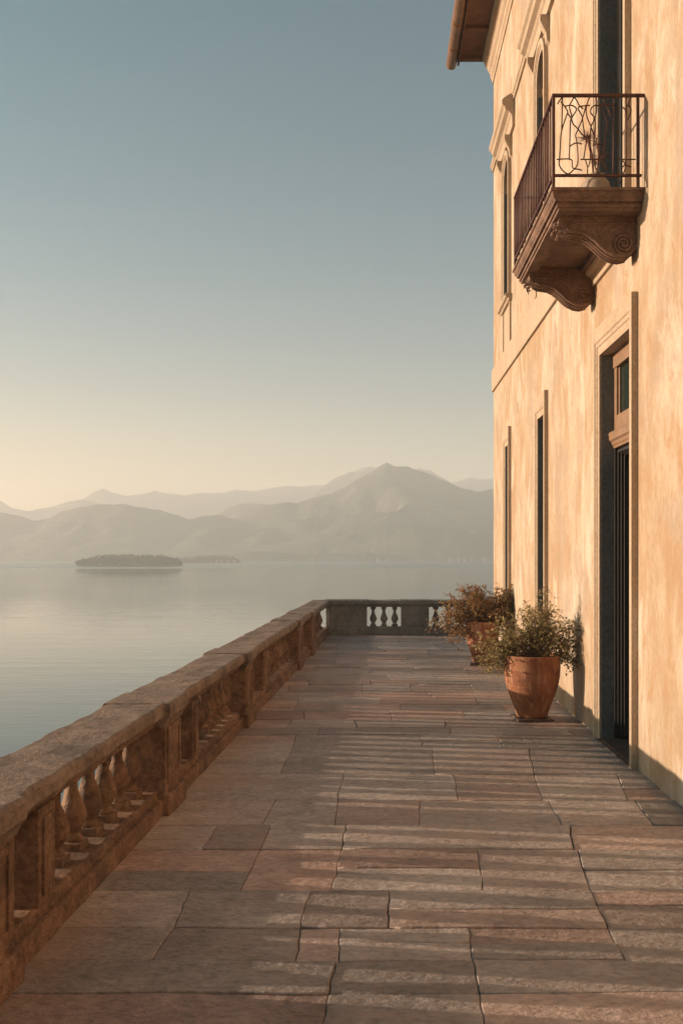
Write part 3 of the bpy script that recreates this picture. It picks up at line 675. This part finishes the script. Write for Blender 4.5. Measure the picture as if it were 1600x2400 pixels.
curves = [[(345,150),(310,195),(290,230)],[(330,200),(375,255),(410,310),(420,350),(455,400),(480,470),(540,535),(590,600),(625,640)],
 [(490,150),(440,240),(440,290),(460,360),(470,400)],[(380,258),(440,245),(490,255),(520,295),(495,350),(455,410),(447,480),(440,700),(432,905)],
 [(415,330),(340,560),(325,740),(315,900),(310,970),(350,1040),(420,1085),(480,1040),(530,980),(540,880),(525,680),(512,615),(540,540),(590,420),(625,300),(640,240)],
 [(350,150),(345,400),(340,560)],[(280,907),(455,907),(470,990),(490,1020),(560,1030),(590,1045)],[(500,150),(530,195),(555,245),(605,290)],
 [(680,150),(650,230),(640,310),(655,400),(700,510),(745,640)],[(540,290),(590,380),(605,500),(625,620),(640,700),(625,800),(610,900)],[(540,290),(560,260),(640,250),(690,245)],
 [(760,150),(770,230),(715,265),(695,330),(740,400),(750,500),(735,700),(740,905)],[(770,250),(765,330),(735,430),(695,530),(690,750),(690,900),(670,1000)],
 [(570,907),(800,907)],[(630,910),(655,1000),(655,1110)],[(740,907),(755,1010),(820,1110)],[(760,250),(870,238),(980,240)],[(810,260),(890,430),(880,560),(865,650),(855,900),(870,1000),(900,1040)],
 [(845,150),(870,240),(910,290),(940,390)],[(1075,265),(1110,290),(1125,340),(1140,430),(1190,310),(1170,260),(1130,230),(1130,150)],[(1135,250),(1128,910),(1115,1030),(1070,1110)],
 [(1040,907),(1245,907)],[(1190,150),(1160,220),(1190,290)],[(445,745),(490,715),(530,705),(590,720)],[(980,160),(975,500),(970,1100)],[(1075,910),(1110,960),(1090,1000)],[(1130,980),(1190,1000)]]
b = MB()
for c in curves:
    P = [Vector(pc(*q)) for q in c]; out = []
    for i in range(len(P)-1):     # Catmull-Rom
        p0, p1, p2, p3 = P[max(i-1,0)], P[i], P[i+1], P[min(i+2,len(P)-1)]
        for s in range(4):
            t = s/4; out.append(0.5*((2*p1)+(p2-p0)*t+(2*p0-5*p1+4*p2-p3)*t*t+(3*p1-p0-3*p2+p3)*t**3))
    out.append(P[-1]); b.tube(out, .0052, 6)
part(b, 'scrollwork', M['iron'], balc)

# pot and plant on the balcony
t = empty('round_pot', (1.84, 8.05, BZ+.004), 0, label='small round grey pot on the balcony floor', category='pot')
b = MB(); b.lathe([(.06,0),(.10,.05),(.128,.13),(.132,.20),(.118,.27),(.09,.305),(.085,.32),(.096,.335),(.085,.337),(.07,.31)], n=28); b.build('pot_body', M['greypot'], t)
t = empty('dried_plant', (1.83, 8.05, BZ+.31), 0, label='dry spiky plant with thin stems in the small pot on the balcony', category='plant')
rng = random.Random(4)
b = MB()
for k in range(7):
    a = rng.uniform(-.05,.05); c = rng.uniform(-.05,.05)
    b.tube([(a*.3,c*.3,0),(a,c,.2),(a*1.2-.03,c,.33+rng.random()*.06)], .004, 5)
b.build('stem', M['dry'], t)
b = MB()
for (hx, hz, n, L) in ((-.06,.36,60,.10),(.02,.30,26,.09),(.05,.20,22,.10),(.0,.14,14,.08)):
    for k in range(n):
        d = Vector((rng.gauss(0,1)-.2, rng.gauss(0,1), rng.gauss(0,.7)+.15)).normalized(); o = Vector((hx,0,hz)) + d*.01
        b.tube([o, o+d*L*rng.uniform(.5,1)], .0028, 4, .001)
b.build('flower_head', M['dry'], t, merge=False)

# ------------------------------------------------------------------ terracotta pots and shrubs
POT = [(.13,.0),(.155,.004),(.165,.02),(.175,.06),(.20,.13),(.232,.21),(.262,.30),(.272,.335),(.276,.342),(.272,.349),(.279,.36),(.292,.44),(.298,.53),(.297,.60),(.300,.625),(.303,.645),(.300,.658),(.285,.660),(.272,.652),(.268,.60),(.262,.56)]
def pot(x, y, s, lab, tlab):
    b = MB(); b.box(-.19,.19,-.19,.19,0,.022); b.rough(.003, 6, .1)
    t = b.build('base_tile', M['slate'], None, .006, label=tlab, category='tile'); t.location = (x, y, .002); t.rotation_euler[2] = R(4 if s == 1 else -6)
    r = empty('terracotta_pot', (x, y, .024), R(30*s), label=lab, category='plant pot')
    b = MB(); b.lathe([(q*s, z) for q, z in POT], n=48); b.build('pot_body', M['terracotta'], r)
    b = MB(); b.lathe([(.01,.55),(.262*s,.56),(.262*s,.585),(.15*s,.60),(.01,.61)], n=24); b.build('soil', M['soil'], r)
pot(1.60, 9.95, 1.0, 'nearer terracotta pot standing beside the tall doorway', 'dark square tile under the nearer terracotta pot')
pot(1.606, 14.85, .88, 'farther terracotta pot near the corner of the villa', 'dark square tile under the farther terracotta pot')
def shrub(x, y, z, lab, clusters, stems, m, n, lsize, seed):
    rng = random.Random(seed)
    r = empty('potted_shrub', (x, y, z), 0, label=lab, category='shrub')
    tw = MB(); lf = MB()
    def leaf_at(c, d):
        L = lsize*rng.uniform(.6,1.35); d = (d+Vector((rng.gauss(0,.6),rng.gauss(0,.6),rng.gauss(0,.6)-.2))).normalized(); s = d.orthogonal(); s.rotate(Matrix.Rotation(rng.uniform(0,6.28),3,d)); wd = L*rng.uniform(.28,.42)
        nrm = d.cross(s)
        lf.face([c, c+d*L*.4+s*wd, c+d*L, c+d*L*.45-s*wd+nrm*L*.12])
    for (cx, cy, cz, rx, ry, rz, wgt) in clusters:
        C = Vector((cx*1.22,cy,cz*.97)); rx *= 1.12
        for k in range(max(2, int(wgt*stems))):
            d = Vector((rng.gauss(0,1),rng.gauss(0,1),rng.gauss(0,1))).normalized()*rng.uniform(.5,1.0)
            tip = C + Vector((d.x*rx, d.y*ry, d.z*rz)); base = Vector((rng.uniform(-.07,.07), rng.uniform(-.07,.07), -.03))
            mid = base.lerp(tip, .5) + Vector((rng.uniform(-.05,.05), rng.uniform(-.05,.05), .10+.1*rng.random()))
            P = []
            for i in range(9):
                t = i/8; P.append(base*(1-t)**2 + mid*2*t*(1-t) + tip*t*t + Vector((rng.gauss(0,.006), rng.gauss(0,.006), rng.gauss(0,.006))))
            tw.tube(P, .0055, 5, .0012)
            # side sprigs carrying the leaves
            for q in range(int(n)):
                t = .42+.58*rng.random()**.75; i = min(7, int(t*8)); c = P[i].lerp(P[i+1], t*8-i)
                sd_ = Vector((rng.gauss(0,1), rng.gauss(0,1), rng.gauss(0,.8)+.1)).normalized(); L = rng.uniform(.04,.17)
                e = c+sd_*L+Vector((0,0,-.25*L)); tw.tube([c, c.lerp(e,.5)+Vector((0,0,.012)), e], .0016, 3, .0008)
                for g in range(rng.randint(3,6)):
                    u = rng.uniform(.25,1); leaf_at(c.lerp(e,u), sd_)
    tw.build('branches', M['bark'], r, merge=False)
    lf.build('foliage', m, r, merge=False, recalc=False)
cl1 = [(-.26,.0,.28,.30,.28,.24,1.3),(.0,.05,.42,.30,.28,.24,1.1),(.24,-.05,.30,.28,.28,.20,1.2),(.42,-.05,.12,.17,.22,.20,.9),(-.40,0,.10,.17,.22,.18,.8),(.06,.0,.58,.20,.2,.16,.6),(.50,-.1,-.04,.12,.14,.14,.4),(-.40,-.12,-.06,.12,.12,.12,.4),(.12,-.1,.75,.05,.05,.05,.12)]
shrub(1.60, 9.95, .62, 'sparse olive green shrub with fine leaves in the nearer terracotta pot', cl1, 18, M['leaf_green'], 15, .0215, 11)
cl2 = [(-.24,.0,.32,.36,.34,.28,1.7),(.12,.05,.44,.36,.34,.28,1.7),(.40,0,.34,.28,.28,.28,1.3),(-.48,-.05,.10,.24,.28,.24,1.2),(.52,0,.60,.20,.22,.20,.9),(.30,-.05,.18,.3,.25,.22,1.0),(-.12,.0,.58,.28,.24,.16,.9),(-.40,-.2,-.12,.16,.14,.2,.4),(.55,-.1,-.05,.2,.18,.26,.6)]
shrub(1.606, 14.85, .60, 'bushy russet shrub with dense tiny leaves in the farther terracotta pot', cl2, 18, M['leaf_russet'], 17, .027, 23)
